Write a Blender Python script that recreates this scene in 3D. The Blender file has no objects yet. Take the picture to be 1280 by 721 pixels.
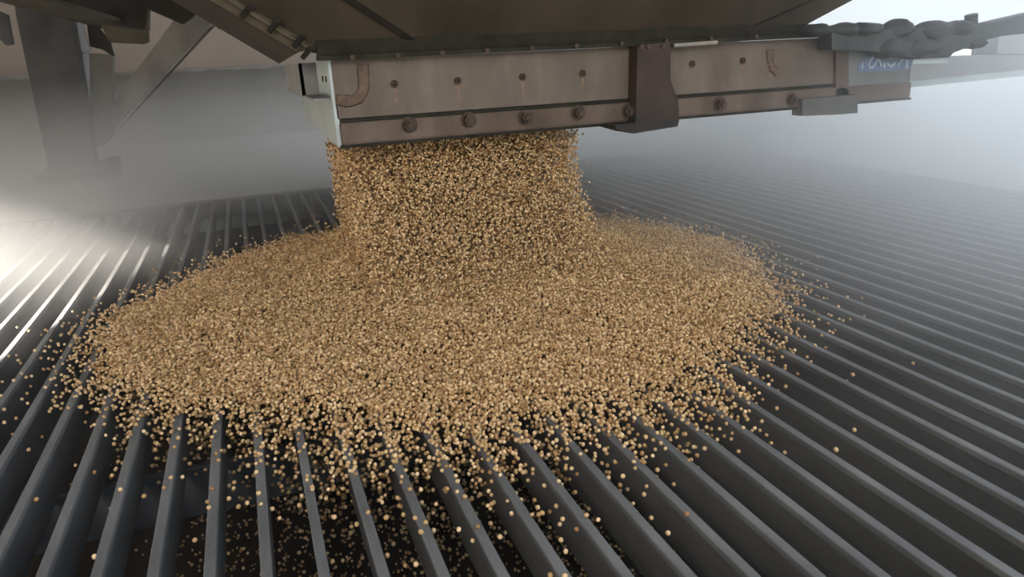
import bpy, bmesh, math, random
import numpy as np
from mathutils import Vector, Matrix, Euler

random.seed(7)
rng = np.random.default_rng(7)
S = bpy.context.scene
COL = S.collection

# ------------------------------------------------------------------ camera
FPX, PITCH, ROLL, YAW, CAMH = 888.24, 0.31746879, -0.05446394, 0.34010231, 0.66204
def axes():
    cw, sw = math.cos(YAW), math.sin(YAW)
    fw = np.array([sw*math.cos(PITCH), cw*math.cos(PITCH), -math.sin(PITCH)])
    right = np.array([cw, -sw, 0.0]); up = np.cross(right, fw)
    r2 = right*math.cos(ROLL) + up*math.sin(ROLL)
    return r2, np.cross(r2, fw), fw
R2, U2, FW = axes()
CPOS = np.array([0, 0, CAMH])
def ray(x, y): return (x-640)/FPX*R2 - (y-360.5)/FPX*U2 + FW
def onz(x, y, z=0.0):
    d = ray(x, y); return CPOS + d*(z-CAMH)/d[2]
def ony(x, y, Y):
    d = ray(x, y); return CPOS + d*Y/d[1]
cd = bpy.data.cameras.new('camera')
cam = bpy.data.objects.new('camera', cd); COL.objects.link(cam)
cam.matrix_world = Matrix(((R2[0], U2[0], -FW[0], 0), (R2[1], U2[1], -FW[1], 0), (R2[2], U2[2], -FW[2], CAMH), (0, 0, 0, 1)))
cd.sensor_width = 36; cd.lens = FPX/1280*36; cd.clip_start = 0.02; cd.clip_end = 300
cd.dof.use_dof = True; cd.dof.focus_distance = 1.75; cd.dof.aperture_fstop = 9
S.camera = cam

# ------------------------------------------------------------------ world, sun, exposure
w = bpy.data.worlds.new('world'); S.world = w; w.use_nodes = True
bg = w.node_tree.nodes['Background']
bg.inputs[0].default_value = (0.80, 0.90, 1.0, 1); bg.inputs[1].default_value = 3.7
SUN_EL = math.radians(25)
sd = bpy.data.lights.new('sun', 'SUN'); sd.energy = 165; sd.angle = math.radians(0.6); sd.color = (1.0, 0.93, 0.82)
sun = bpy.data.objects.new('sun', sd); COL.objects.link(sun)
sun.location = (-6, 1.5, 4)
sun.rotation_euler = Vector((-math.cos(SUN_EL), 0, math.sin(SUN_EL))).to_track_quat('Z', 'Y').to_euler()
# warm fill light added above and behind the camera, no fixture
ld = bpy.data.lights.new('fill_light', 'AREA'); ld.shape = 'RECTANGLE'; ld.size = .9; ld.size_y = .4; ld.energy = 85; ld.color = (1.0, .9, .78)
lamp = bpy.data.objects.new('fill_light', ld); COL.objects.link(lamp); lamp.location = (-1.1, -1.4, 1.7)
lamp.rotation_euler = (Vector((.55, 1.9, .1))-Vector((-1.1, -1.4, 1.7))).to_track_quat('-Z', 'Y').to_euler()
S.view_settings.view_transform = 'Standard'; S.view_settings.look = 'None'
S.view_settings.gamma = 1; S.view_settings.use_curve_mapping = False
S.view_settings.exposure = -0.95
S.cycles.use_denoising = True
S.cycles.max_bounces = 6; S.cycles.diffuse_bounces = 4; S.cycles.volume_bounces = 4
S.cycles.volume_step_rate = 1.5; S.cycles.volume_max_steps = 64
S.cycles.caustics_reflective = False; S.cycles.caustics_refractive = False

# ------------------------------------------------------------------ materials
def mat(name, c1, c2, scale=8, rough=0.6, metal=0.0, bump=0.15, stretch=(1, 1, 1), c3=None, spec=0.4, lo=.35, hi=.68):
    m = bpy.data.materials.new(name); m.use_nodes = True
    nt = m.node_tree; N = nt.nodes; L = nt.links; b = N['Principled BSDF']
    tc = N.new('ShaderNodeTexCoord'); mp = N.new('ShaderNodeMapping'); mp.inputs['Scale'].default_value = stretch
    L.new(tc.outputs['Object'], mp.inputs[0])
    n = N.new('ShaderNodeTexNoise'); n.inputs['Scale'].default_value = scale; n.inputs['Detail'].default_value = 6
    n.inputs['Roughness'].default_value = .62
    L.new(mp.outputs[0], n.inputs[0])
    cr = N.new('ShaderNodeValToRGB'); e = cr.color_ramp.elements
    e[0].position = lo; e[0].color = (*c1, 1); e[1].position = hi; e[1].color = (*c2, 1)
    if c3:
        x = e.new(min(.98, hi+.1)); x.color = (*c3, 1)
    L.new(n.outputs[0], cr.inputs[0]); L.new(cr.outputs[0], b.inputs['Base Color'])
    b.inputs['Roughness'].default_value = rough; b.inputs['Metallic'].default_value = metal
    b.inputs['Specular IOR Level'].default_value = spec
    n2 = N.new('ShaderNodeTexNoise'); n2.inputs['Scale'].default_value = scale*9; n2.inputs['Detail'].default_value = 3
    L.new(mp.outputs[0], n2.inputs[0])
    bp = N.new('ShaderNodeBump'); bp.inputs['Strength'].default_value = bump; bp.inputs['Distance'].default_value = .003
    L.new(n2.outputs[0], bp.inputs['Height']); L.new(bp.outputs[0], b.inputs['Normal'])
    return m
M = {}
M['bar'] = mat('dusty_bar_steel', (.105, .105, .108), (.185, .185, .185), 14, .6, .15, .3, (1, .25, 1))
M['bar_side'] = mat('shaded_bar_side', (.065, .065, .068), (.13, .13, .13), 10, .65, .2, .3, (1, .25, 1))  # darker than the bar tops: shade of the sides put into the colour
M['beam'] = mat('dark_beam_steel', (.04, .045, .052), (.075, .078, .088), 9, .6, .2, .2)
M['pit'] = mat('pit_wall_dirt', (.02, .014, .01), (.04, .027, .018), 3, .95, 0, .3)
M['concrete'] = mat('dusty_concrete', (.46, .46, .44), (.56, .56, .53), 2.2, .85, 0, .2)
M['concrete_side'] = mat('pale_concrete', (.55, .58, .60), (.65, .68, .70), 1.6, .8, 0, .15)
M['curb'] = mat('curb_concrete', (.19, .17, .145), (.25, .225, .19), 2.5, .9, 0, .25)
M['curb_dust'] = mat('curb_top_dust', (.26, .235, .20), (.33, .30, .26), 6, .95, 0, .3)
M['panel'] = mat('tan_wall_panel', (.46, .37, .30), (.53, .43, .35), 1.2, .8, 0, .1)
M['rail'] = mat('grimy_aluminium', (.095, .072, .054), (.155, .122, .096), 7, .55, .15, .2, (1, 1, .35), (.19, .155, .125), lo=.3, hi=.62)
M['rail_low'] = mat('grimy_lip_metal', (.08, .055, .04), (.145, .105, .08), 9, .5, .2, .25, (1, 1, .4))
M['rail_end'] = mat('pale_end_plate', (.33, .36, .34), (.42, .45, .43), 6, .6, .1, .2)
M['bolt'] = mat('rusty_bolt', (.035, .024, .018), (.09, .055, .035), 60, .7, .2, .4)
M['rust'] = mat('rust_weld', (.085, .052, .033), (.15, .10, .07), 40, .85, 0, .6)
M['stain'] = mat('rust_run', (.14, .085, .055), (.2, .13, .09), 30, .8, 0, .2)
M['bracket'] = mat('brown_bracket', (.035, .024, .018), (.058, .039, .03), 10, .6, .1, .25)
M['bracket_foot'] = mat('dark_bracket_foot', (.022, .02, .018), (.04, .035, .03), 12, .6, .1, .25)
M['hopper'] = mat('stained_hopper_sheet', (.028, .022, .015), (.066, .05, .034), 3, .6, .1, .15, (1, 1, .5), lo=.3, hi=.7)
M['flange'] = mat('dark_flange', (.014, .012, .008), (.03, .026, .017), 14, .7, .1, .4)
M['seam'] = mat('black_seam', (.012, .010, .008), (.03, .026, .02), 20, .7, 0, .4)
M['body'] = mat('underbody', (.028, .024, .017), (.055, .046, .032), 4, .7, .1, .2)
M['channel'] = mat('brown_channel', (.075, .062, .04), (.12, .098, .065), 5, .65, .1, .2)
M['leg'] = mat('leg_paint', (.07, .062, .056), (.12, .108, .10), 5, .6, .1, .2)
M['leg_foot'] = mat('foot_plate', (.14, .12, .105), (.20, .175, .155), 8, .8, 0, .3)
M['tube'] = mat('tube_paint', (.22, .19, .155), (.32, .285, .235), 6, .6, .1, .2, (1, 1, .4))
M['white'] = mat('white_paint', (.62, .62, .66), (.78, .78, .80), 8, .5, 0, .1)
M['gear'] = mat('greasy_gear', (.035, .035, .033), (.07, .07, .066), 16, .6, .2, .5)
M['farbeam'] = mat('grey_far_beam', (.20, .19, .18), (.28, .265, .25), 6, .6, .1, .2)
M['cover'] = mat('grey_cover_plate', (.13, .135, .12), (.19, .195, .175), 6, .7, .1, .2)
M['blue'] = mat('blue_decal', (.10, .14, .24), (.15, .19, .30), 18, .5, 0, .1)
M['decalwhite'] = mat('decal_white', (.36, .38, .42), (.46, .48, .5), 18, .5, 0, .1)
M['core'] = mat('heap_core', (.09, .045, .018), (.16, .085, .035), 160, .9, 0, .6)  # dark brown stands in for the shade in the gaps between beans

def bean_material():
    m = bpy.data.materials.new('soybean_skin'); m.use_nodes = True
    N = m.node_tree.nodes; L = m.node_tree.links; b = N['Principled BSDF']
    oi = N.new('ShaderNodeObjectInfo')
    cr = N.new('ShaderNodeValToRGB'); e = cr.color_ramp.elements
    e[0].position = 0; e[0].color = (.30, .15, .05, 1)
    e[1].position = 1; e[1].color = (.88, .62, .33, 1)
    for p, c in ((.18, (.45, .26, .10, 1)), (.5, (.60, .38, .17, 1)), (.8, (.74, .50, .26, 1))):
        x = e.new(p); x.color = c
    L.new(oi.outputs['Random'], cr.inputs[0])
    tc = N.new('ShaderNodeTexCoord'); n = N.new('ShaderNodeTexNoise'); n.inputs['Scale'].default_value = 300
    L.new(tc.outputs['Object'], n.inputs[0])
    mx = N.new('ShaderNodeMix'); mx.data_type = 'RGBA'; mx.blend_type = 'MULTIPLY'; mx.inputs['Factor'].default_value = .25
    L.new(cr.outputs[0], mx.inputs['A']); L.new(n.outputs['Color'], mx.inputs['B'])
    L.new(mx.outputs['Result'], b.inputs['Base Color'])
    b.inputs['Roughness'].default_value = .42
    return m
M['bean'] = bean_material()
for k_ in ('flange', 'bracket', 'bracket_foot', 'hopper', 'gear', 'body', 'seam', 'rail', 'rail_low', 'leg', 'channel'):
    M[k_].node_tree.nodes['Principled BSDF'].inputs['Specular IOR Level'].default_value = .12
    M[k_].node_tree.nodes['Principled BSDF'].inputs['Metallic'].default_value = 0

# ------------------------------------------------------------------ helpers
def link(name, bm, m, parent=None, smooth=False):
    me = bpy.data.meshes.new(name); bm.to_mesh(me); bm.free()
    if isinstance(m, (list, tuple)):
        for k in m: me.materials.append(k)
    elif m: me.materials.append(m)
    if smooth:
        for p in me.polygons: p.use_smooth = True
    o = bpy.data.objects.new(name, me); COL.objects.link(o)
    if parent:
        root = parent
        while root.parent: root = root.parent
        o.parent = parent
        o.matrix_parent_inverse = Matrix.Translation(-Vector(root.location)) if parent is root else Matrix.Identity(4)
    return o
def tag(o, label=None, cat=None, group=None, kind=None):
    if label: o['label'] = label
    if cat: o['category'] = cat
    if group: o['group'] = group
    if kind: o['kind'] = kind
    return o
def thing(name, loc, label, cat, group=None):
    o = bpy.data.objects.new(name, None); o.location = loc; o.empty_display_size = .05; COL.objects.link(o)
    return tag(o, label, cat, group)
def box(bm, a, b, bev=0.0):
    a = Vector(a); b = Vector(b)
    g = bmesh.ops.create_cube(bm, size=1)
    for v in g['verts']:
        v.co = Vector(((a.x+b.x)/2 + v.co.x*(b.x-a.x), (a.y+b.y)/2 + v.co.y*(b.y-a.y), (a.z+b.z)/2 + v.co.z*(b.z-a.z)))
    if bev:
        es = list({e for v in g['verts'] for e in v.link_edges})
        bmesh.ops.bevel(bm, geom=es, offset=bev, segments=2, affect='EDGES', profile=.5)
def hexa(bm, c8, bev=0):
    """c8: bottom 4 (ccw) + top 4 points"""
    vs = [bm.verts.new(Vector(p)) for p in c8]
    fs = [bm.faces.new([vs[i] for i in f]) for f in ((3, 2, 1, 0), (4, 5, 6, 7), (0, 1, 5, 4), (1, 2, 6, 5), (2, 3, 7, 6), (3, 0, 4, 7))]
    bmesh.ops.recalc_face_normals(bm, faces=fs)
    if bev:
        bmesh.ops.bevel(bm, geom=list({e for f in fs for e in f.edges}), offset=bev, segments=2, affect='EDGES')
def prism(bm, poly, d):
    """extrude polygon (list of 3D points) by vector d"""
    d = Vector(d); n = len(poly)
    a = [bm.verts.new(Vector(p)) for p in poly]; b = [bm.verts.new(Vector(p)+d) for p in poly]
    fs = [bm.faces.new(a), bm.faces.new(b[::-1])]
    for i in range(n): fs.append(bm.faces.new((a[i], b[i], b[(i+1) % n], a[(i+1) % n])))
    bmesh.ops.recalc_face_normals(bm, faces=fs)
def tube(bm, pts, r, seg=10, flat=None):
    pts = [Vector(p) for p in pts]; rs = r if isinstance(r, (list, tuple)) else [r]*len(pts)
    rings = []
    for i, p in enumerate(pts):
        t = (pts[min(i+1, len(pts)-1)] - pts[max(i-1, 0)]).normalized()
        up = Vector((0, 0, 1)) if abs(t.z) < .9 else Vector((0, 1, 0))
        s = t.cross(up).normalized(); u = s.cross(t)
        rings.append([bm.verts.new(p + (s*math.cos(a) + u*math.sin(a))*rs[i]) for a in [2*math.pi*k/seg for k in range(seg)]])
    for A, B in zip(rings, rings[1:]):
        for k in range(seg): bm.faces.new((A[k], A[(k+1) % seg], B[(k+1) % seg], B[k]))
    bm.faces.new(rings[0][::-1]); bm.faces.new(rings[-1])
    bmesh.ops.recalc_face_normals(bm, faces=bm.faces[:])

GX0, GX1, GY0, GY1 = -2.62, 3.0, -0.62, 4.06
BS = 0.075; BX0 = -5.8985*BS
# ------------------------------------------------------------------ setting: floor, pit, walls, ceiling
bm = bmesh.new()
box(bm, (-7, GY1+.1, -.25), (16, 8.06, 0)); box(bm, (-7, -7, -.25), (GX0, GY1+.1, 0)); box(bm, (GX0, -7, -.25), (GX1, GY0, 0))
tag(link('floor', bm, M['concrete']), kind='structure')
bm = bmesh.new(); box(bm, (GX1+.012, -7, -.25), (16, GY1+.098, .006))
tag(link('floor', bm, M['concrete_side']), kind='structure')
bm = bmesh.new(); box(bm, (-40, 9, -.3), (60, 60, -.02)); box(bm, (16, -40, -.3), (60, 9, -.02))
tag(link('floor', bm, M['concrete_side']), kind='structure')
bm = bmesh.new()
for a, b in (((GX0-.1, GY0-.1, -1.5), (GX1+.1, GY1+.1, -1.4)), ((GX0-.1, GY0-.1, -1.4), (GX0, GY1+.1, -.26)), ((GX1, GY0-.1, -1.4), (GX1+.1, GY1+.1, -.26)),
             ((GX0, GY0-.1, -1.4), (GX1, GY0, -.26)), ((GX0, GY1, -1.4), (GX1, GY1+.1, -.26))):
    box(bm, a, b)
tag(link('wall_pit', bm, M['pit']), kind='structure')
# low dusty curb wall and the tan panel wall above it
bm = bmesh.new()
n = 60; X0, X1 = -6.5, 5.2
for i in range(n):
    xa = X0+(X1-X0)*i/n; xb = X0+(X1-X0)*(i+1)/n
    za = .655-.010*xa; zb = .655-.010*xb
    hexa(bm, [(xa, 8.05, 0), (xb, 8.05, 0), (xb, 8.6, 0), (xa, 8.6, 0), (xa, 8.09, za), (xb, 8.09, zb), (xb, 8.6, zb), (xa, 8.6, za)])
bmesh.ops.remove_doubles(bm, verts=bm.verts[:], dist=1e-4)
curb = tag(link('wall_back', bm, M['curb']), kind='structure')
bm = bmesh.new()                                               # ragged dust ridge on the curb top
pts = []
random.seed(3)
for i in range(121):
    x = X0+(X1-X0)*i/120
    pts.append((x, 8.13+random.uniform(-.01, .01), .66-.010*x+random.uniform(-.006, .012)))
tube(bm, pts, [random.uniform(.022, .04) for _ in pts], 7)
tag(link('dust_ridge', bm, M['curb_dust'], curb, True), kind='stuff')
bm = bmesh.new(); box(bm, (X0, 8.5, .6), (X1, 8.6, 4.4))
tag(link('wall_back', bm, M['panel']), kind='structure')
bm = bmesh.new(); box(bm, (-3.4, 3.13, 0), (-3.2, 8.7, 4.4)); box(bm, (-3.4, .7, 2.4), (-3.2, 3.13, 4.4)); box(bm, (-3.4, -3.0, 0), (-3.2, .7, 4.4))
tag(link('wall_left_blocker', bm, M['panel']), kind='structure')  # unseen wall added to block the sun; its opening shapes the sun patch
bm = bmesh.new(); box(bm, (-3.4, -2.5, 4.41), (1.6, 8.7, 4.55))
tag(link('ceiling', bm, M['curb']), kind='structure')

# ------------------------------------------------------------------ grate: every bar its own part
grate = thing('pit_grate', (GX0, GY0, 0), 'wide grey steel bar grate over the unloading pit, under the falling grain', 'grate')
BARH = .085
def bar_mesh():
    bm = bmesh.new(); hw = .0078; L = GY1-GY0-.01
    prof = [(-hw+.0012, 0), (-hw, -.0014), (-hw, -.011), (-hw+.0022, -.0135), (-hw+.0022, -BARH), (hw-.0022, -BARH), (hw-.0022, -.0135), (hw, -.011), (hw, -.0014), (hw-.0012, 0)]
    a = [bm.verts.new((x, 0, z)) for x, z in prof]; b = [bm.verts.new((x, L, z)) for x, z in prof]
    bm.faces.new(a); bm.faces.new(b[::-1])
    for i in range(len(a)): bm.faces.new((a[i], b[i], b[(i+1) % len(a)], a[(i+1) % len(a)]))
    bmesh.ops.recalc_face_normals(bm, faces=bm.faces[:])
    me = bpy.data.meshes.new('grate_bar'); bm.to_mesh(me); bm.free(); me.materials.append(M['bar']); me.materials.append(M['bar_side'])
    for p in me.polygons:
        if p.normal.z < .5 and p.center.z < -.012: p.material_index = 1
    return me
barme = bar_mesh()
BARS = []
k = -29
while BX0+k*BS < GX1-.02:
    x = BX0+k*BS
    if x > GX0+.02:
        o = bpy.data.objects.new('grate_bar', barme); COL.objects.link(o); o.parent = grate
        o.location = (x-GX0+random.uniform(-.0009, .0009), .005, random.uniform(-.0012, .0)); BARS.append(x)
    k += 1
ybeams = []
for (px, py) in ((160, 600), (60, 398), (300, 284)):
    ybeams.append(onz(px, py, -BARH)[1])
for y in [-.25]+ybeams:
    bm = bmesh.new(); box(bm, (GX0+.01, y-.008, -BARH-.11), (GX1-.01, y+.008, -BARH-.001), .002)
    link('cross_beam', bm, M['beam'], grate)
bm = bmesh.new(); box(bm, (GX0+.002, GY1+.001, -BARH), (GX1-.002, GY1+.09, -.001), .003); link('edge_angle', bm, M['bar'], grate)
bm = bmesh.new(); box(bm, (GX1-.012, GY0, -BARH), (GX1+.01, GY1, .0), .003); link('edge_angle', bm, M['bar'], grate)
print('cross beams at', ybeams)

# ------------------------------------------------------------------ soybeans
def bean_mesh(name, sub):
    bm = bmesh.new(); bmesh.ops.create_icosphere(bm, subdivisions=sub, radius=1)
    for v in bm.verts:
        v.co = Vector((v.co.x*.0041, v.co.y*.0038, v.co.z*.0037))
        if v.co.x > 0: v.co.y *= .96
    me = bpy.data.meshes.new(name); bm.to_mesh(me); bm.free()
    for p in me.polygons: p.use_smooth = True
    me.materials.append(M['bean']); return me
bean_lo = bean_mesh('soybean_grain', 2)

OUT = [(104, 455), (128, 415), (175, 380), (240, 345), (310, 318), (385, 296), (560, 276), (735, 276), (800, 279), (862, 291), (925, 315), (968, 348), (985, 385), (972, 425),
       (930, 462), (890, 500), (835, 528), (760, 550), (680, 562), (560, 574), (470, 568), (380, 556), (300, 535), (215, 512), (150, 492)]
PC = np.array([.56, 1.90])
op = np.array([onz(x, y, .008)[:2] for x, y in OUT]) - PC
oa = np.arctan2(op[:, 1], op[:, 0]); orr = np.hypot(op[:, 0], op[:, 1])
ix = np.argsort(oa); oa = oa[ix]; orr = orr[ix]
oa = np.concatenate([oa-2*np.pi, oa, oa+2*np.pi]); orr = np.tile(orr, 3)
def rho(x, y):
    a = np.arctan2(y-PC[1], x-PC[0]); r = np.hypot(x-PC[0], y-PC[1])
    rr = np.interp(a, oa, orr)*(1+.018*np.sin(a*9+1)+.014*np.sin(a*23)+.01*np.sin(a*41+2))
    return r/rr
SX0, SX1, SY0, SY1 = .235, .985, 2.06, 2.50            # stream footprint
def hgt(x, y):
    q = np.clip(1-rho(x, y), 0, 1)
    dx = np.maximum(np.maximum(SX0+.05-x, x-SX1+.05), 0); dy = np.maximum(np.maximum(SY0+.03-y, y-SY1+.05), 0)
    d = np.hypot(dx, dy)
    n = .006*np.sin(x*17+y*5)+.005*np.sin(y*23-x*9+1)+.004*np.sin(x*41+y*31)
    return .070*q**.75 + .075*np.exp(-(d/.15)**1.5)*np.clip(q*4, 0, 1) + n*np.clip(q*5, 0, 1)
def nearest_bar(x):
    kk = np.round((x-BX0)/BS); return x-(BX0+kk*BS)

def bean_cloud(name, P, extra=None):
    """mesh of loose points (+ optional core faces); geometry nodes put one bean on each loose point"""
    nv = len(P); verts = np.asarray(P, float); faces = []
    ev = []
    if extra: ev, faces = extra; faces = [tuple(i+nv for i in f) for f in faces]
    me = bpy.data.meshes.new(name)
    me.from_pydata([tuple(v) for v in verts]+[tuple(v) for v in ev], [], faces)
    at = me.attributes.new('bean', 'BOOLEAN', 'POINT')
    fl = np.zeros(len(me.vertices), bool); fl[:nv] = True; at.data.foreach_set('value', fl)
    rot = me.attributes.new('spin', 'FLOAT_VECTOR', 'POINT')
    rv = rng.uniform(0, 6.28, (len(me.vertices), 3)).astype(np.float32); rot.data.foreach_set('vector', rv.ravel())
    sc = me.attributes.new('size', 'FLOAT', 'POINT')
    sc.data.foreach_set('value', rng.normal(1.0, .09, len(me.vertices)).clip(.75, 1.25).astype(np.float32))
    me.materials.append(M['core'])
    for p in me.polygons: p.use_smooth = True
    o = bpy.data.objects.new(name, me); COL.objects.link(o)
    ng = bpy.data.node_groups.new(name+'_nodes', 'GeometryNodeTree')
    ng.interface.new_socket('Geometry', in_out='INPUT', socket_type='NodeSocketGeometry')
    ng.interface.new_socket('Geometry', in_out='OUTPUT', socket_type='NodeSocketGeometry')
    N = ng.nodes; L = ng.links
    gi = N.new('NodeGroupInput'); go = N.new('NodeGroupOutput')
    sel = N.new('GeometryNodeInputNamedAttribute'); sel.data_type = 'BOOLEAN'; sel.inputs['Name'].default_value = 'bean'
    sp = N.new('GeometryNodeInputNamedAttribute'); sp.data_type = 'FLOAT_VECTOR'; sp.inputs['Name'].default_value = 'spin'
    sz = N.new('GeometryNodeInputNamedAttribute'); sz.data_type = 'FLOAT'; sz.inputs['Name'].default_value = 'size'
    src = N.new('GeometryNodeMeshIcoSphere'); src.inputs['Radius'].default_value = 1; src.inputs['Subdivisions'].default_value = 2
    tr = N.new('GeometryNodeTransform'); tr.inputs['Scale'].default_value = (.0038, .0035, .0033)
    sm = N.new('GeometryNodeSetShadeSmooth'); st = N.new('GeometryNodeSetMaterial'); st.inputs['Material'].default_value = M['bean']
    L.new(src.outputs['Mesh'], tr.inputs['Geometry']); L.new(tr.outputs[0], sm.inputs[0]); L.new(sm.outputs[0], st.inputs['Geometry'])
    ip = N.new('GeometryNodeInstanceOnPoints')
    L.new(gi.outputs[0], ip.inputs['Points']); L.new(sel.outputs['Attribute'], ip.inputs['Selection'])
    L.new(st.outputs[0], ip.inputs['Instance']); L.new(sz.outputs['Attribute'], ip.inputs['Scale'])
    e2r = N.new('FunctionNodeEulerToRotation'); L.new(sp.outputs['Attribute'], e2r.inputs[0]); L.new(e2r.outputs[0], ip.inputs['Rotation'])
    jn = N.new('GeometryNodeJoinGeometry')
    L.new(gi.outputs[0], jn.inputs[0]); L.new(ip.outputs[0], jn.inputs[0]); L.new(jn.outputs[0], go.inputs[0])
    md = o.modifiers.new('beans', 'NODES'); md.node_group = ng
    return o

# heap: jittered surface layers
gx, gy = np.meshgrid(np.arange(-.7, 1.9, .0066), np.arange(.8, 3.1, .0066))
x = gx.ravel()+rng.uniform(-.003, .003, gx.size); y = gy.ravel()+rng.uniform(-.003, .003, gx.size)
layers = []
for kz in range(3):
    xx = x+rng.uniform(-.0034, .0034, x.size); yy = y+rng.uniform(-.0034, .0034, x.size)
    q = rho(xx, yy)
    front = np.clip((1.75-yy)/.5, 0, 1)
    keep = rng.random(x.size) < (1.0 if kz == 0 else (.5, .30)[kz-1])
    edge = np.clip((1.0-q)/(.07+.13*front), 0, 1)                       # thins out towards the rim
    keep &= rng.random(x.size) < np.where(q < 1, .25+.75*edge, .30*np.exp(-(q-1)/.045))
    nb = np.abs(nearest_bar(xx)); on = nb < .0095
    thin = (1-edge)*(.35+.65*front)
    zz = hgt(xx, yy)+.003+kz*.0055+rng.uniform(-.004, .004, x.size)
    hop = (rng.random(x.size) < .10)*rng.exponential(.014, x.size)      # bouncing grains
    zz = zz+hop
    sink = (~on) & (rng.random(x.size) < thin)
    zz = np.where(sink, zz-rng.exponential(.06, x.size), zz)
    keep &= ~(on & (zz < .004))
    layers.append(np.stack([xx, yy, zz], 1)[keep])
P = np.concatenate(layers)
# grain raining down through the slots under the heap
nf = 11000
a = rng.uniform(0, 2*np.pi, nf); rr = np.sqrt(rng.uniform(0, 1, nf))*1.0
fx = PC[0]+rr*np.cos(a)*np.interp(a-np.pi*2*(a > np.pi), oa, orr); fy = PC[1]+rr*np.sin(a)*np.interp(a-np.pi*2*(a > np.pi), oa, orr)
fz = -rng.uniform(0.0, 1.0, nf)**1.4*.95
ok = (np.abs(nearest_bar(fx)) > .014) | (fz < -BARH-.01)
P = np.concatenate([P, np.stack([fx, fy, fz], 1)[ok]])
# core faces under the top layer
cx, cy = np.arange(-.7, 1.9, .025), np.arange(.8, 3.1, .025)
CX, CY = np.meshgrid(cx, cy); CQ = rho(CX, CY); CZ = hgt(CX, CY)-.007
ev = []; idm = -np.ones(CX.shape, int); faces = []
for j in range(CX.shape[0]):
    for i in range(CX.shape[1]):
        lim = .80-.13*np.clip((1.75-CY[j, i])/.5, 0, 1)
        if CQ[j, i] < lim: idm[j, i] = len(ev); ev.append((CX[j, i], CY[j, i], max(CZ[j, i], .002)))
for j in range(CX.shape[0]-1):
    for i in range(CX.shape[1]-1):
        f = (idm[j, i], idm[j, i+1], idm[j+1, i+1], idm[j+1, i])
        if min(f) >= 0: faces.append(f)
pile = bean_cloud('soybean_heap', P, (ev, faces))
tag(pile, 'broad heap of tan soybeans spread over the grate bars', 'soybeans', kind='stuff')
print('heap beans', len(P))

# falling stream
ns = 68000
sx = rng.uniform(0, 1, ns); sy = rng.uniform(0, 1, ns)**1.35; sz = rng.uniform(0, 1, ns)
z = .04+sz*.50
low = np.clip((.36-z)/.31, 0, 1)**1.6
X = SX0+.012+(SX1-SX0-.02)*sx; Y = SY0+(SY1-SY0)*sy
X = X-low*.075*sx**2+rng.normal(0, .004, ns); Y = Y-low*.42*(1-sy)+rng.normal(0, .004, ns)
tail = rng.random(ns) < .02
X = np.where(tail, X+rng.normal(0, .022, ns), X); Y = np.where(tail, Y+rng.normal(0, .02, ns), Y)
inbox = (z < .448) | ((X > .262) & (Y > 2.04) & (Y < 2.88))
P2 = np.stack([X, Y, z], 1)[inbox & (z > hgt(X, Y)-.01)]
stream = bean_cloud('falling_soybeans', P2)
tag(stream, 'thick curtain of soybeans pouring from the hopper gate onto the heap', 'soybeans', kind='stuff')
print('stream beans', len(P2))

# single beans that show largest
proto = bpy.data.objects.new('soybean', bean_lo)
GA = ('small round tan soybean lying loose on top of a grate bar', 'loose soybeans on the grate bars')
GB = ('small round tan soybean dropping through a slot between grate bars', 'soybeans falling between the bars')
spots = [(642, 641), (683, 606), (733, 643), (719, 615), (814, 647), (835, 666), (673, 643), (526, 664), (542, 663), (532, 652), (484, 694), (504, 643), (497, 622),
         (446, 655), (418, 646), (707, 689), (581, 620), (706, 719), (688, 719), (520, 705), (840, 567), (805, 577), (814, 598), (775, 606), (1066, 468), (1141, 454),
         (1068, 537), (1045, 562), (954, 526), (929, 534), (919, 579), (882, 560), (842, 605), (841, 568), (982, 483), (919, 507), (48, 448), (76, 419), (71, 440),
         (17, 475), (118, 590), (140, 594), (228, 596), (180, 620), (298, 633), (286, 623), (292, 610), (336, 637), (379, 619), (417, 646), (36, 626), (62, 514),
         (150, 611), (196, 554), (1051, 427), (68, 502), (78, 504), (70, 496), (83, 487), (94, 474), (78, 475), (1002, 410), (960, 470), (905, 545), (870, 530), (725, 660),
         (668, 625), (672, 634), (600, 600), (560, 610), (455, 600), (350, 590), (250, 560), (205, 535), (170, 530), (130, 520), (1090, 470), (890, 520), (975, 440), (990, 400),
         (160, 330), (225, 318), (213, 340), (290, 322), (755, 262), (738, 260), (730, 222), (742, 221)]
random.seed(11)
while len(spots) < 300:
    u = random.random()
    if u < .62:
        px = random.uniform(250, 860); base = np.interp(px, [250, 400, 560, 680, 760, 860], [540, 566, 580, 570, 560, 525]); py = base+random.expovariate(1/38)
    elif u < .82:
        px = random.uniform(60, 250); base = np.interp(px, [60, 105, 150, 250], [470, 475, 502, 540]); py = base+random.expovariate(1/22)
    else:
        px = random.uniform(830, 1000); base = np.interp(px, [830, 890, 930, 985, 1000], [528, 505, 470, 420, 390]); py = base+random.expovariate(1/16)
    if py < 716: spots.append((px, py))
first = True
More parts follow.
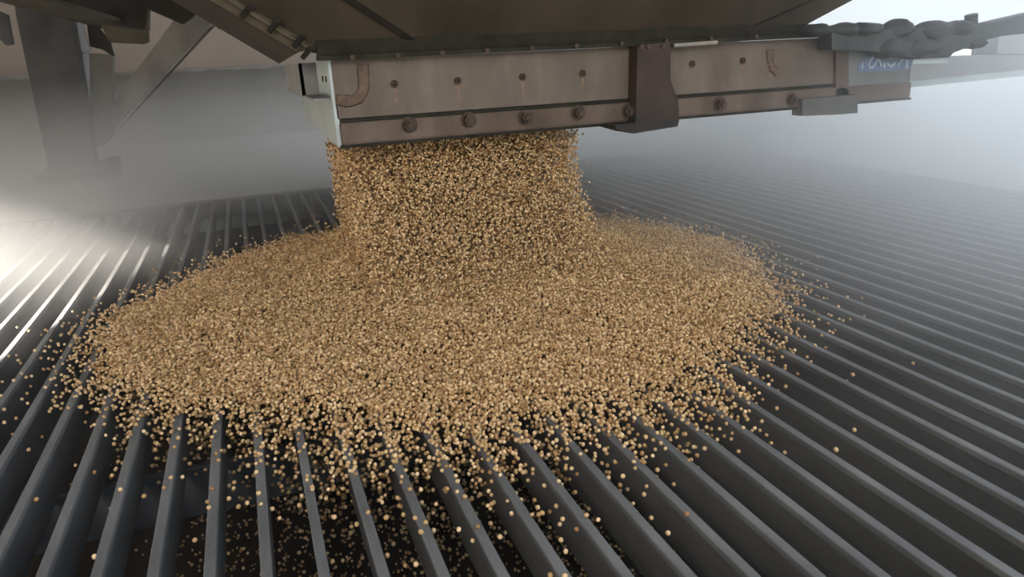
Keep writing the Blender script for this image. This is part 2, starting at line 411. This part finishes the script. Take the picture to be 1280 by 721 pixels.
for i, (px, py) in enumerate(spots):
    p = onz(px, py, .004)
    nb = float(nearest_bar(np.array([p[0]]))[0])
    if abs(nb) < .0085: g = GA; z = .0032
    else:
        g = GB; dz = -random.choice([.01, .02, .05, .12, .25]) if i > 88 else -.012
        p = onz(px, py, dz); nb = float(nearest_bar(np.array([p[0]]))[0]); z = dz
        if abs(nb) < .013 and dz > -BARH-.02: p[0] += (.0135-abs(nb))*(1 if nb > 0 else -1)
        if any(abs(p[1]-yb) < .013 for yb in ybeams) and -.21 < dz < -.07: p[1] += .03
    o = proto if first else proto.copy(); first = False
    COL.objects.link(o)
    o.location = (p[0], p[1], z)
    o.rotation_euler = (random.uniform(-.3, .3), random.uniform(-.3, .3), random.uniform(0, 6.28)) if g is GA else (random.uniform(0, 6), random.uniform(0, 6), random.uniform(0, 6))
    s = random.uniform(.92, 1.12); o.scale = (s, s, s)
    tag(o, g[0], 'soybean', g[1])

# ------------------------------------------------------------------ hopper trailer: gate rail, sheets, flanges, bolts
YF = 1.97                                              # front face of the gate rail
tr = thing('hopper_trailer', (1.2, 2.4, .44), 'grimy underside of a grain hopper trailer with long bolted gate rail', 'trailer')
def part(name, bm, m, parent=tr, smooth=False): return link(name, bm, m, parent, smooth)
XL, XR = .232, 2.235
def zb(x): return .452-.006*(x-XL)                     # rail bottom drifts slightly
bm = bmesh.new()
hexa(bm, [(XL, YF, .522), (XR, YF, .508), (XR, YF+.03, .508), (XL, YF+.03, .522), (XL, YF, .672), (XR, YF, .66), (XR, YF+.03, .66), (XL, YF+.03, .672)], .002)
rail = part('gate_rail', bm, M['rail'])
bm = bmesh.new()                                       # rounded lower lip
hexa(bm, [(XL+.004, YF-.012, .456), (XR, YF-.012, .444), (XR, YF+.03, .444), (XL+.004, YF+.03, .456),
          (XL+.004, YF-.012, .512), (XR, YF-.012, .498), (XR, YF+.03, .498), (XL+.004, YF+.03, .512)], .004)
part('lower_lip', bm, M['rail_low'])
bm = bmesh.new()
hexa(bm, [(XL, YF-.006, .447), (XR+.01, YF-.006, .436), (XR+.01, YF+.04, .436), (XL, YF+.04, .447),
          (XL, YF-.006, .4555), (XR+.01, YF-.006, .4435), (XR+.01, YF+.04, .4435), (XL, YF+.04, .4555)])
part('bottom_edge', bm, M['flange'])
bm = bmesh.new()
hexa(bm, [(XL+.003, YF+.002, .510), (XR, YF+.002, .496), (XR, YF+.03, .496), (XL+.003, YF+.03, .510),
          (XL+.003, YF+.002, .524), (XR, YF+.002, .510), (XR, YF+.03, .510), (XL+.003, YF+.03, .524)])
part('groove', bm, M['flange'])
for i, (bx, by) in enumerate([(512, 156), (586, 150), (657, 147), (723, 141), (785, 139), (900, 130), (990, 124)]):
    p = ony(bx, by, YF-.015); bm = bmesh.new()
    tube(bm, [(p[0], YF-.011, p[2]), (p[0], YF-.014, p[2])], .0225, 16)
    tube(bm, [(p[0], YF-.014, p[2]), (p[0], YF-.03, p[2])], .016, 6)
    tube(bm, [(p[0], YF-.03, p[2]), (p[0], YF-.038, p[2])], .009, 10)
    part('bolt', bm, M['bolt'])
for i, (bx, by) in enumerate([(493, 105), (572, 101), (653, 96), (728, 92), (865, 80), (928, 76)]):
    p = ony(bx, by, YF); bm = bmesh.new()
    tube(bm, [(p[0], YF+.002, p[2]), (p[0], YF-.004, p[2])], .0105, 10)
    tube(bm, [(p[0]-.004, YF-.003, p[2]+.002), (p[0]+.004, YF-.010, p[2]+.003)], .006, 8)
    rv = part('rivet', bm, M['bolt'])
    bm = bmesh.new(); L = random.uniform(.035, .06)
    prism(bm, [(p[0]-.006, YF-.0003, p[2]), (p[0]+.006, YF-.0003, p[2]), (p[0]+.004, YF-.0003, p[2]-L), (p[0]-.003, YF-.0003, p[2]-L*.9)], (0, .001, 0))
    link('rust_streak', bm, M['stain'], rv)
def bead(pix, r, name='weld_bead'):
    bm = bmesh.new(); pts = [ony(a, b, YF-.001) for a, b in pix]
    q = []
    for A, B in zip(pts, pts[1:]):
        for t in (0, .25, .5, .75): q.append(A+(B-A)*t+np.array([random.uniform(-.001, .001), 0, random.uniform(-.001, .001)]))
    q.append(pts[-1]); tube(bm, q, [r*random.uniform(.85, 1.15) for _ in q], 8)
    for v in bm.verts: v.co.y = YF-.001+(v.co.y-YF+.001)*.22
    part(name, bm, M['rust'], smooth=True)
bead([(454, 80), (454, 98), (455, 112), (450, 121), (440, 127), (420, 125)], .015)
bead([(963, 62), (963, 78), (966, 86), (972, 90)], .014)
# end plate going back, its flange with holes
bm = bmesh.new()
hexa(bm, [(XL-.006, YF, .45), (XL+.006, YF, .45), (XL+.006, 2.95, .47), (XL-.006, 2.95, .47), (XL-.006, YF, .575), (XL+.006, YF, .575), (XL+.006, 2.95, .595), (XL-.006, 2.95, .595)], .001)
part('end_plate', bm, M['rail_end'])
bm = bmesh.new(); box(bm, (XL-.05, 2.0, .572), (XL+.005, 2.95, .578)); part('end_ledge', bm, M['farbeam'])
bm = bmesh.new(); box(bm, (XL-.006, YF+.001, .575), (XL+.004, YF+.30, .672), .001); ep = part('end_tab', bm, M['rail_end'])
for yy in (YF+.07, YF+.15):
    bm = bmesh.new(); tube(bm, [(XL-.005, yy, .625), (XL-.009, yy, .625)], .008, 10); part('bolt', bm, M['bolt'])
bm = bmesh.new(); box(bm, (XL-.055, 2.28, .578), (XL-.045, 2.95, .67)); box(bm, (XL-.055, 2.28, .578), (XL, 2.29, .67)); part('end_box', bm, M['farbeam'])
# rear rail and the gate opening's right side
bm = bmesh.new(); box(bm, (XL, 2.92, .46), (XR, 2.95, .67), .002); part('rear_rail', bm, M['rail'])
bm = bmesh.new(); box(bm, (1.0, 2.01, .47), (XR, 2.91, .48), .001); part('gate_slide', bm, M['rail_end'])
# dark flange band above the rail
bm = bmesh.new()
hexa(bm, [(XL-.03, YF-.035, .672), (XR, YF-.035, .661), (XR, YF+.03, .661), (XL-.03, YF+.03, .673),
          (XL-.03, YF-.035, .684), (XR, YF-.035, .672), (XR, YF+.03, .672), (XL-.03, YF+.03, .684)], .001)
part('flange', bm, M['flange'])
bm = bmesh.new()
hexa(bm, [(XL-.03, YF-.012, .684), (1.80, YF-.012, .674), (1.80, YF+.01, .674), (XL-.03, YF+.01, .684),
          (XL-.03, YF-.02, .722), (1.80, YF-.02, .705), (1.80, YF+.01, .705), (XL-.03, YF+.01, .722)], .001)
part('flange', bm, M['flange'])
for px in range(440, 1000, 56):
    p = ony(px, 70-(px-424)*.045, YF-.035); bm = bmesh.new()
    tube(bm, [(p[0], YF-.02, .676), (p[0], YF-.043, .676)], .007, 6); part('bolt', bm, M['bolt'])
for a, b in (((505, 60), (512, 60)),):
    pass
bm = bmesh.new()
tube(bm, [ony(842, 57, YF-.04), ony(896, 53, YF-.04)], .006, 8); part('pin_rod', bm, M['tube'])
# sloped front sheet in three plates split by a lapped black seam
def sp(px, py):                                         # point of the sloped sheet plane through the top flange
    d = ray(px, py); n_ = np.array([0, 1, .62]); p0 = np.array([0, YF-.012, .715])
    return CPOS+d*(n_@(p0-CPOS))/(n_@d)
def up(P, k):                                           # continue a sheet line on upward
    P = [np.array(q) for q in P]; return P[0]+(P[1]-P[0])*k
A0, A1 = sp(398, 60), sp(300, 2)
B0, B1 = sp(512, 48), sp(438, 0)
C0, C1 = sp(1004, 33), sp(1066, 0)
TOP = 1.24
def topz(a, b): t = (TOP-a[2])/(b[2]-a[2]); return a+(b-a)*t
A2, B2, C2 = topz(A0, A1), topz(B0, B1), topz(C0, C1)
th = (0, .006, .004)
for poly in ([A0, B0, B2, A2], [B0, C0, C2, B2]):
    bm = bmesh.new(); prism(bm, poly, th); part('hopper_sheet', bm, M['hopper'])
bm = bmesh.new()
dv = np.array([.012, 0, 0]); off = np.array([0, -.007, -.003])
prism(bm, [B0-dv+off, B0+dv+off, B2+dv+off, B2-dv+off], (0, .008, .004)); part('seam_strip', bm, M['seam'])
bm = bmesh.new(); D0, D1 = sp(930, 38), sp(1010, 2); D2 = topz(D0, D1); dv = np.array([.005, 0, 0])
prism(bm, [D0-dv+off, D0+dv+off, D2+dv+off, D2-dv+off], (0, .006, .003)); part('seam_strip', bm, M['flange'])
# side flange with clips on the left hip, and the sheet behind it
F0, F1 = sp(372, 66), sp(268, 4); F2 = topz(F0, F1)
bm = bmesh.new(); prism(bm, [F0-off*.3, A0-off*.3, A2-off*.3, F2-off*.3], (0, .012, .006)); part('hip_flange', bm, M['channel'])
bm = bmesh.new()
e0, e1 = sp(392, 62), sp(292, 2); e2 = topz(e0, e1); dv = np.array([.006, 0, 0]); o2 = np.array([0, -.009, -.004])
prism(bm, [e0-dv+o2, e0+dv+o2, e2+dv+o2, e2-dv+o2], (0, .008, .004)); part('hip_ridge', bm, M['channel'])
bm = bmesh.new()
prism(bm, [F0+np.array([0, .01, 0]), F2+np.array([0, .01, 0]), F2+np.array([0, 1.0, 0]), F0+np.array([.0, .9, -.02])], (.006, 0, .004)); part('side_sheet', bm, M['hopper'])
for px, py in ((306, 13), (340, 31), (371, 50), (382, 64)):
    a = sp(px-5, py+6); b = sp(px+5, py-6); bm = bmesh.new()
    tube(bm, [a+o2*1.4, b+o2*1.4], .0065, 6); tube(bm, [b+o2*1.4-np.array([.006, 0, 0]), b+o2*1.4+np.array([.01, 0, .0])], .007, 6)
    part('clip', bm, M['seam'])
# brown gusset plate behind the hip
bm = bmesh.new(); g = [ony(a, b, 2.9) for a, b in ((262, 22), (273, 36), (338, 35), (392, 66), (404, 66), (330, -20), (262, -20))]
prism(bm, g, (0, .02, 0)); part('gusset_plate', bm, M['bracket'])
# trailer floor above everything
bm = bmesh.new(); box(bm, (-1.65, 1.5, 1.24), (2.45, 5.0, 1.30)); part('body_floor', bm, M['body'])
bm = bmesh.new(); box(bm, (-1.65, 1.45, 1.301), (2.45, 5.0, 3.4)); part('hopper_body', bm, M['farbeam'])
# unseen slanted panel added on the left to cut the sun patch's near edge
bm = bmesh.new()
prism(bm, [(-1.6, 3.3, .636), (-1.6, -.8, .02), (-1.6, -.8, 3.4), (-1.6, 3.3, 3.4)], (-.02, 0, 0)); part('sun_blocker', bm, M['channel'])
# bracket strapped around the rail
bm = bmesh.new()
a = [ony(x, y, YF-.05) for x, y in ((797, 57), (838, 52), (838, 100), (848, 125), (849, 150), (795, 146))]
prism(bm, a, (0, .055, 0)); bk = part('strap_bracket', bm, M['bracket'])
bm = bmesh.new()
a = [ony(x, y, YF-.055) for x, y in ((795, 146), (849, 150), (847, 158), (792, 167), (770, 161), (769, 156), (794, 154))]
prism(bm, a, (0, .12, 0)); link('bracket_foot', bm, M['bracket_foot'], bk)
for px in (803, 811, 830):
    bm = bmesh.new(); p = ony(px, 58, YF-.055); tube(bm, [p, p+np.array([0, .02, 0])], .0075, 8); part('bolt', bm, M['bolt'])
bm = bmesh.new(); a = [ony(x, y, YF-.03) for x, y in ((1003, 124), (1072, 118), (1072, 141), (1052, 143), (1003, 145))]
prism(bm, a, (0, .05, 0)); part('latch_box', bm, M['leg'])
bm = bmesh.new(); a = [ony(x, y, YF-.012) for x, y in ((1045, 48), (1061, 47), (1061, 118), (1045, 120))]
prism(bm, a, (0, .01, 0)); part('rail_joint', bm, M['rail_low'])
bm = bmesh.new(); a = [ony(x, y, YF-.0025) for x, y in ((1061, 62), (1135, 62), (1135, 108), (1061, 113))]
prism(bm, a, (0, .002, 0)); part('cover_plate', bm, M['cover'])
# decal with white script on the rail's right end
bm = bmesh.new(); a = [ony(x, y, YF-.004) for x, y in ((1073, 78), (1084, 72), (1098, 66), (1104, 76), (1122, 77), (1130, 68), (1137, 65), (1142, 74), (1138, 87), (1073, 90))]
prism(bm, a, (0, .003, 0)); dc = part('decal', bm, M['blue']); tag(dc, 'blue decal with white script')
def z2(px, py): return ony(1060+px/12.02, 50+py/12.02, YF-.006)
bm = bmesh.new()
for st in ([(220, 335), (218, 425)], [(405, 230), (350, 290), (315, 360), (325, 415), (375, 410), (425, 340), (450, 285), (480, 330), (500, 400)], [(545, 345), (552, 415)],
           [(590, 350), (650, 400), (710, 345)], [(770, 400), (775, 345), (830, 290), (895, 225), (925, 220)], [(892, 300), (888, 430)]):
    tube(bm, [z2(*q) for q in st], .0042, 6)
for v in bm.verts: v.co.y = YF-.005+(v.co.y-YF+.005)*.3
link('lettering', bm, M['decalwhite'], dc)

# gate drive shaft with rounded couplings, running on to the right
YG = 1.885
bm = bmesh.new(); a = [ony(x, y, YG) for x, y in ((1040, 41), (1100, 37), (1190, 31), (1240, 28), (1300, 14), (1300, 40), (1252, 45), (1232, 50), (1192, 66), (1186, 72), (1150, 74), (1132, 70), (1090, 64), (1040, 62))]
prism(bm, a, (0, .06, 0)); gs = part('gate_drive_shaft', bm, M['gear']); tag(gs, 'lumpy dark drive shaft with rounded couplings')
def lump(px, py, rx, ry, depth=.06, name='coupling'):
    c = ony(px, py, YG+.03); e = ony(px+rx, py, YG+.03); t = ony(px, py-ry, YG+.03)
    RX = abs(e[0]-c[0]); RZ = abs(t[2]-c[2])
    bm = bmesh.new(); bmesh.ops.create_uvsphere(bm, u_segments=18, v_segments=12, radius=1)
    for v in bm.verts: v.co *= 1+random.uniform(-.07, .07)+.08*math.sin(v.co.x*5+px)
    for v in bm.verts: v.co = Vector((c[0]+v.co.x*RX, c[1]-.005+v.co.y*depth*.8, c[2]+v.co.z*RZ))
    link(name, bm, M['gear'], gs, True)
for args in ((1018, 38, 13, 8), (1050, 38, 20, 9), (1078, 37, 20, 9), (1120, 36, 18, 12), (1165, 38, 26, 12), (1195, 36, 22, 10), (1110, 60, 22, 13), (1147, 60, 22, 13), (1213, 54, 10, 7)):
    lump(*args)
bm = bmesh.new(); p0, p1 = ony(1214, 30, YG+.03), ony(1214, 18, YG+.03); tube(bm, [p0, p1], .021, 10); link('knob', bm, M['gear'], gs)
# far beam behind
bm = bmesh.new(); a = [ony(x, y, 2.3) for x, y in ((1110, 76), (1190, 70), (1300, 66), (1300, 92), (1130, 109), (1110, 111))]
prism(bm, a, (0, .05, 0)); fb = part('cross_rail', bm, M['farbeam']); tag(fb, 'pale grey rail running off to the right')
bm = bmesh.new(); a = [ony(x, y, 2.3) for x, y in ((1110, 76), (1180, 75), (1180, 79), (1110, 81))]
prism(bm, a, (0, -.02, 0)); link('ledge', bm, M['rail_end'], fb)
bm = bmesh.new(); a = [ony(x, y, 2.3) for x, y in ((1110, 103), (1140, 101), (1300, 84), (1300, 92), (1140, 108), (1110, 111))]
prism(bm, a, (0, -.03, 0)); link('ledge', bm, M['rail_end'], fb)
bm = bmesh.new(); a = [ony(x, y, 2.3) for x, y in ((1249, 40), (1300, 36), (1300, 68), (1246, 69))]
prism(bm, a, (0, .12, 0)); link('end_block', bm, M['farbeam'], fb)

# ------------------------------------------------------------------ landing leg on the far left
YL = 5.6
def P3(x, y, Y=YL): return ony(x, y, Y)
bm = bmesh.new(); a = [P3(*q) for q in ((12, -40), (80, -40), (92, 40), (119, 205), (61, 212), (20, 20))]
prism(bm, a, (0, .16, 0)); lg = part('support_leg', bm, M['leg']); tag(lg, 'broad dark support leg on a foot plate')
bm = bmesh.new(); box(bm, (-1.36, YL-.12, .002), (-.87, YL+.26, .05), .006); ft = link('foot_plate', bm, M['leg_foot'], lg)
bm = bmesh.new(); box(bm, (-1.30, YL-.05, .05), (-.90, YL+.2, .10), .01); link('foot_block', bm, M['leg_foot'], lg)
bm = bmesh.new(); a = [P3(*q) for q in ((131, 198), (147, 196), (150, 214), (136, 216))]; prism(bm, a, (0, .12, 0)); link('foot_lug', bm, M['leg'], lg)
YT = YL+.22
bm = bmesh.new(); a = [P3(x, y, YT) for x, y in ((84, 58), (104, 62), (110, 178), (100, 165))]; prism(bm, a, (0, .1, 0)); link('side_web', bm, M['tube'], lg)
bm = bmesh.new(); a = [P3(x, y, YT) for x, y in ((104, 66), (141, 68), (138, 172), (125, 184), (112, 178))]; prism(bm, a, (0, .12, 0)); link('inner_tube', bm, M['tube'], lg)
bm = bmesh.new(); a = [P3(x, y, YT-.02) for x, y in ((103, 67), (111, 67), (113, 172), (109, 160))]; prism(bm, a, (0, .015, 0)); o = link('corner_strip', bm, M['white'], lg)
bm = bmesh.new(); a = [P3(x, y, YT-.05) for x, y in ((88, 27), (101, 27), (112, 63), (106, 66), (96, 60))]; prism(bm, a, (0, .04, 0)); o = link('white_tab', bm, M['white'], lg)
bm = bmesh.new(); a = [P3(x, y, YT-.04) for x, y in ((108, 25), (118, 30), (135, 50), (141, 70), (128, 62), (112, 58))]; prism(bm, a, (0, .1, 0)); link('curved_gusset', bm, M['body'], lg)
br = bm = bmesh.new(); a = [P3(x, y, YT+.02) for x, y in ((236, 0), (276, 0), (265, 30), (150, 152), (126, 184), (124, 170), (138, 132))]; prism(bm, a, (0, .10, 0)); link('diagonal_brace', bm, M['tube'], lg)
bm = bmesh.new(); a = [P3(x, y, YT+.01) for x, y in ((262, 34), (271, 30), (152, 156), (130, 182))]; prism(bm, a, (0, .02, 0)); link('brace_edge', bm, M['leg'], lg)

# under-body channels, top left
bm = bmesh.new()
za = .985
hexa(bm, [onz(-40, -8, za), onz(170, 47, za), onz(185, 36, za), onz(10, -12, za)]+[p+np.array([0, 0, .02]) for p in (onz(-40, -8, za), onz(170, 47, za), onz(185, 36, za), onz(10, -12, za))])
uf = part('underframe', bm, M['channel']); tag(uf, 'brown channel frame above the support leg')
for nm, pts, Y, d, m in (
        ('dark_web', ((-20, -30), (186, -30), (186, 38), (128, 26), (60, 6), (-20, -10)), 5.3, .08, 'body'),
        ('end_cap', ((126, 30), (181, 40), (184, 10), (186, 52), (180, 55), (136, 53)), 5.25, .05, 'channel'),
        ('cross_member', ((180, -30), (262, -30), (262, 0), (240, 22), (228, 30), (182, 10)), 5.2, .07, 'body'),
        ('left_bracket', ((-10, 10), (8, 18), (15, 55), (8, 57), (-10, 40)), 5.3, .06, 'leg')):
    bm = bmesh.new(); prism(bm, [ony(x, y, Y) for x, y in pts], (0, d, 0)); link(nm, bm, M[m], uf)

# ------------------------------------------------------------------ airborne dust
def volume(name, a, b, build, label):
    bm = bmesh.new(); box(bm, a, b)
    m = bpy.data.materials.new(name); m.use_nodes = True; nt = m.node_tree; nt.nodes.clear()
    out = nt.nodes.new('ShaderNodeOutputMaterial'); vs = nt.nodes.new('ShaderNodeVolumeScatter')
    vs.inputs['Color'].default_value = (.93, .95, .97, 1); vs.inputs['Anisotropy'].default_value = .5
    nt.links.new(vs.outputs[0], out.inputs['Volume']); build(nt, vs)
    o = link(name, bm, m); tag(o, label, 'dust', kind='stuff'); return o
def haze(nt, vs):
    N = nt.nodes; L = nt.links
    g = N.new('ShaderNodeNewGeometry'); s = N.new('ShaderNodeSeparateXYZ'); L.new(g.outputs['Position'], s.inputs[0])
    def ramp(sock, a, b, lo, hi):
        r = N.new('ShaderNodeMapRange'); r.interpolation_type = 'SMOOTHSTEP'
        r.inputs[1].default_value = a; r.inputs[2].default_value = b; r.inputs[3].default_value = lo; r.inputs[4].default_value = hi
        L.new(sock, r.inputs[0]); return r.outputs[0]
    def math_(op, a, b):
        m = N.new('ShaderNodeMath'); m.operation = op
        for i, v in enumerate((a, b)):
            if isinstance(v, float): m.inputs[i].default_value = v
            else: L.new(v, m.inputs[i])
        return m.outputs[0]
    zf = ramp(s.outputs['Z'], .05, .70, 1.0, .02)
    far = ramp(s.outputs['X'], .9, 3.2, 0.0, .38)
    xf = ramp(s.outputs['X'], .7, 2.6, .02, 1.5)
    yf = ramp(s.outputs['Y'], 2.5, 4.0, 0.0, .42)
    lf = math_('MULTIPLY', ramp(s.outputs['X'], -.7, .05, 1.0, 0.0), math_('MINIMUM', ramp(s.outputs['Y'], 2.2, 2.9, 0.0, 1.0), ramp(s.outputs['Y'], 3.6, 5.0, 1.0, .12)))
    below = ramp(s.outputs['Z'], -.35, -.02, 0.1, 1.0)
    near = ramp(s.outputs['Y'], .1, 1.4, .5, 1.0)
    d = math_('MULTIPLY', math_('MAXIMUM', math_('MULTIPLY', math_('MAXIMUM', math_('MAXIMUM', xf, yf), lf), zf), far), math_('MULTIPLY', below, near))
    n = N.new('ShaderNodeTexNoise'); n.inputs['Scale'].default_value = 1.3; n.inputs['Detail'].default_value = 1
    L.new(g.outputs['Position'], n.inputs[0])
    nn = ramp(n.outputs[0], .3, .7, .65, 1.25)
    L.new(math_('MULTIPLY', math_('MULTIPLY', d, nn), 1.4), vs.inputs['Density'])
volume('dust_haze', (-3.1, .3, -.6), (7.5, 8.0, 1.23), haze, 'pale dust haze hanging over the grate and the floor beyond')
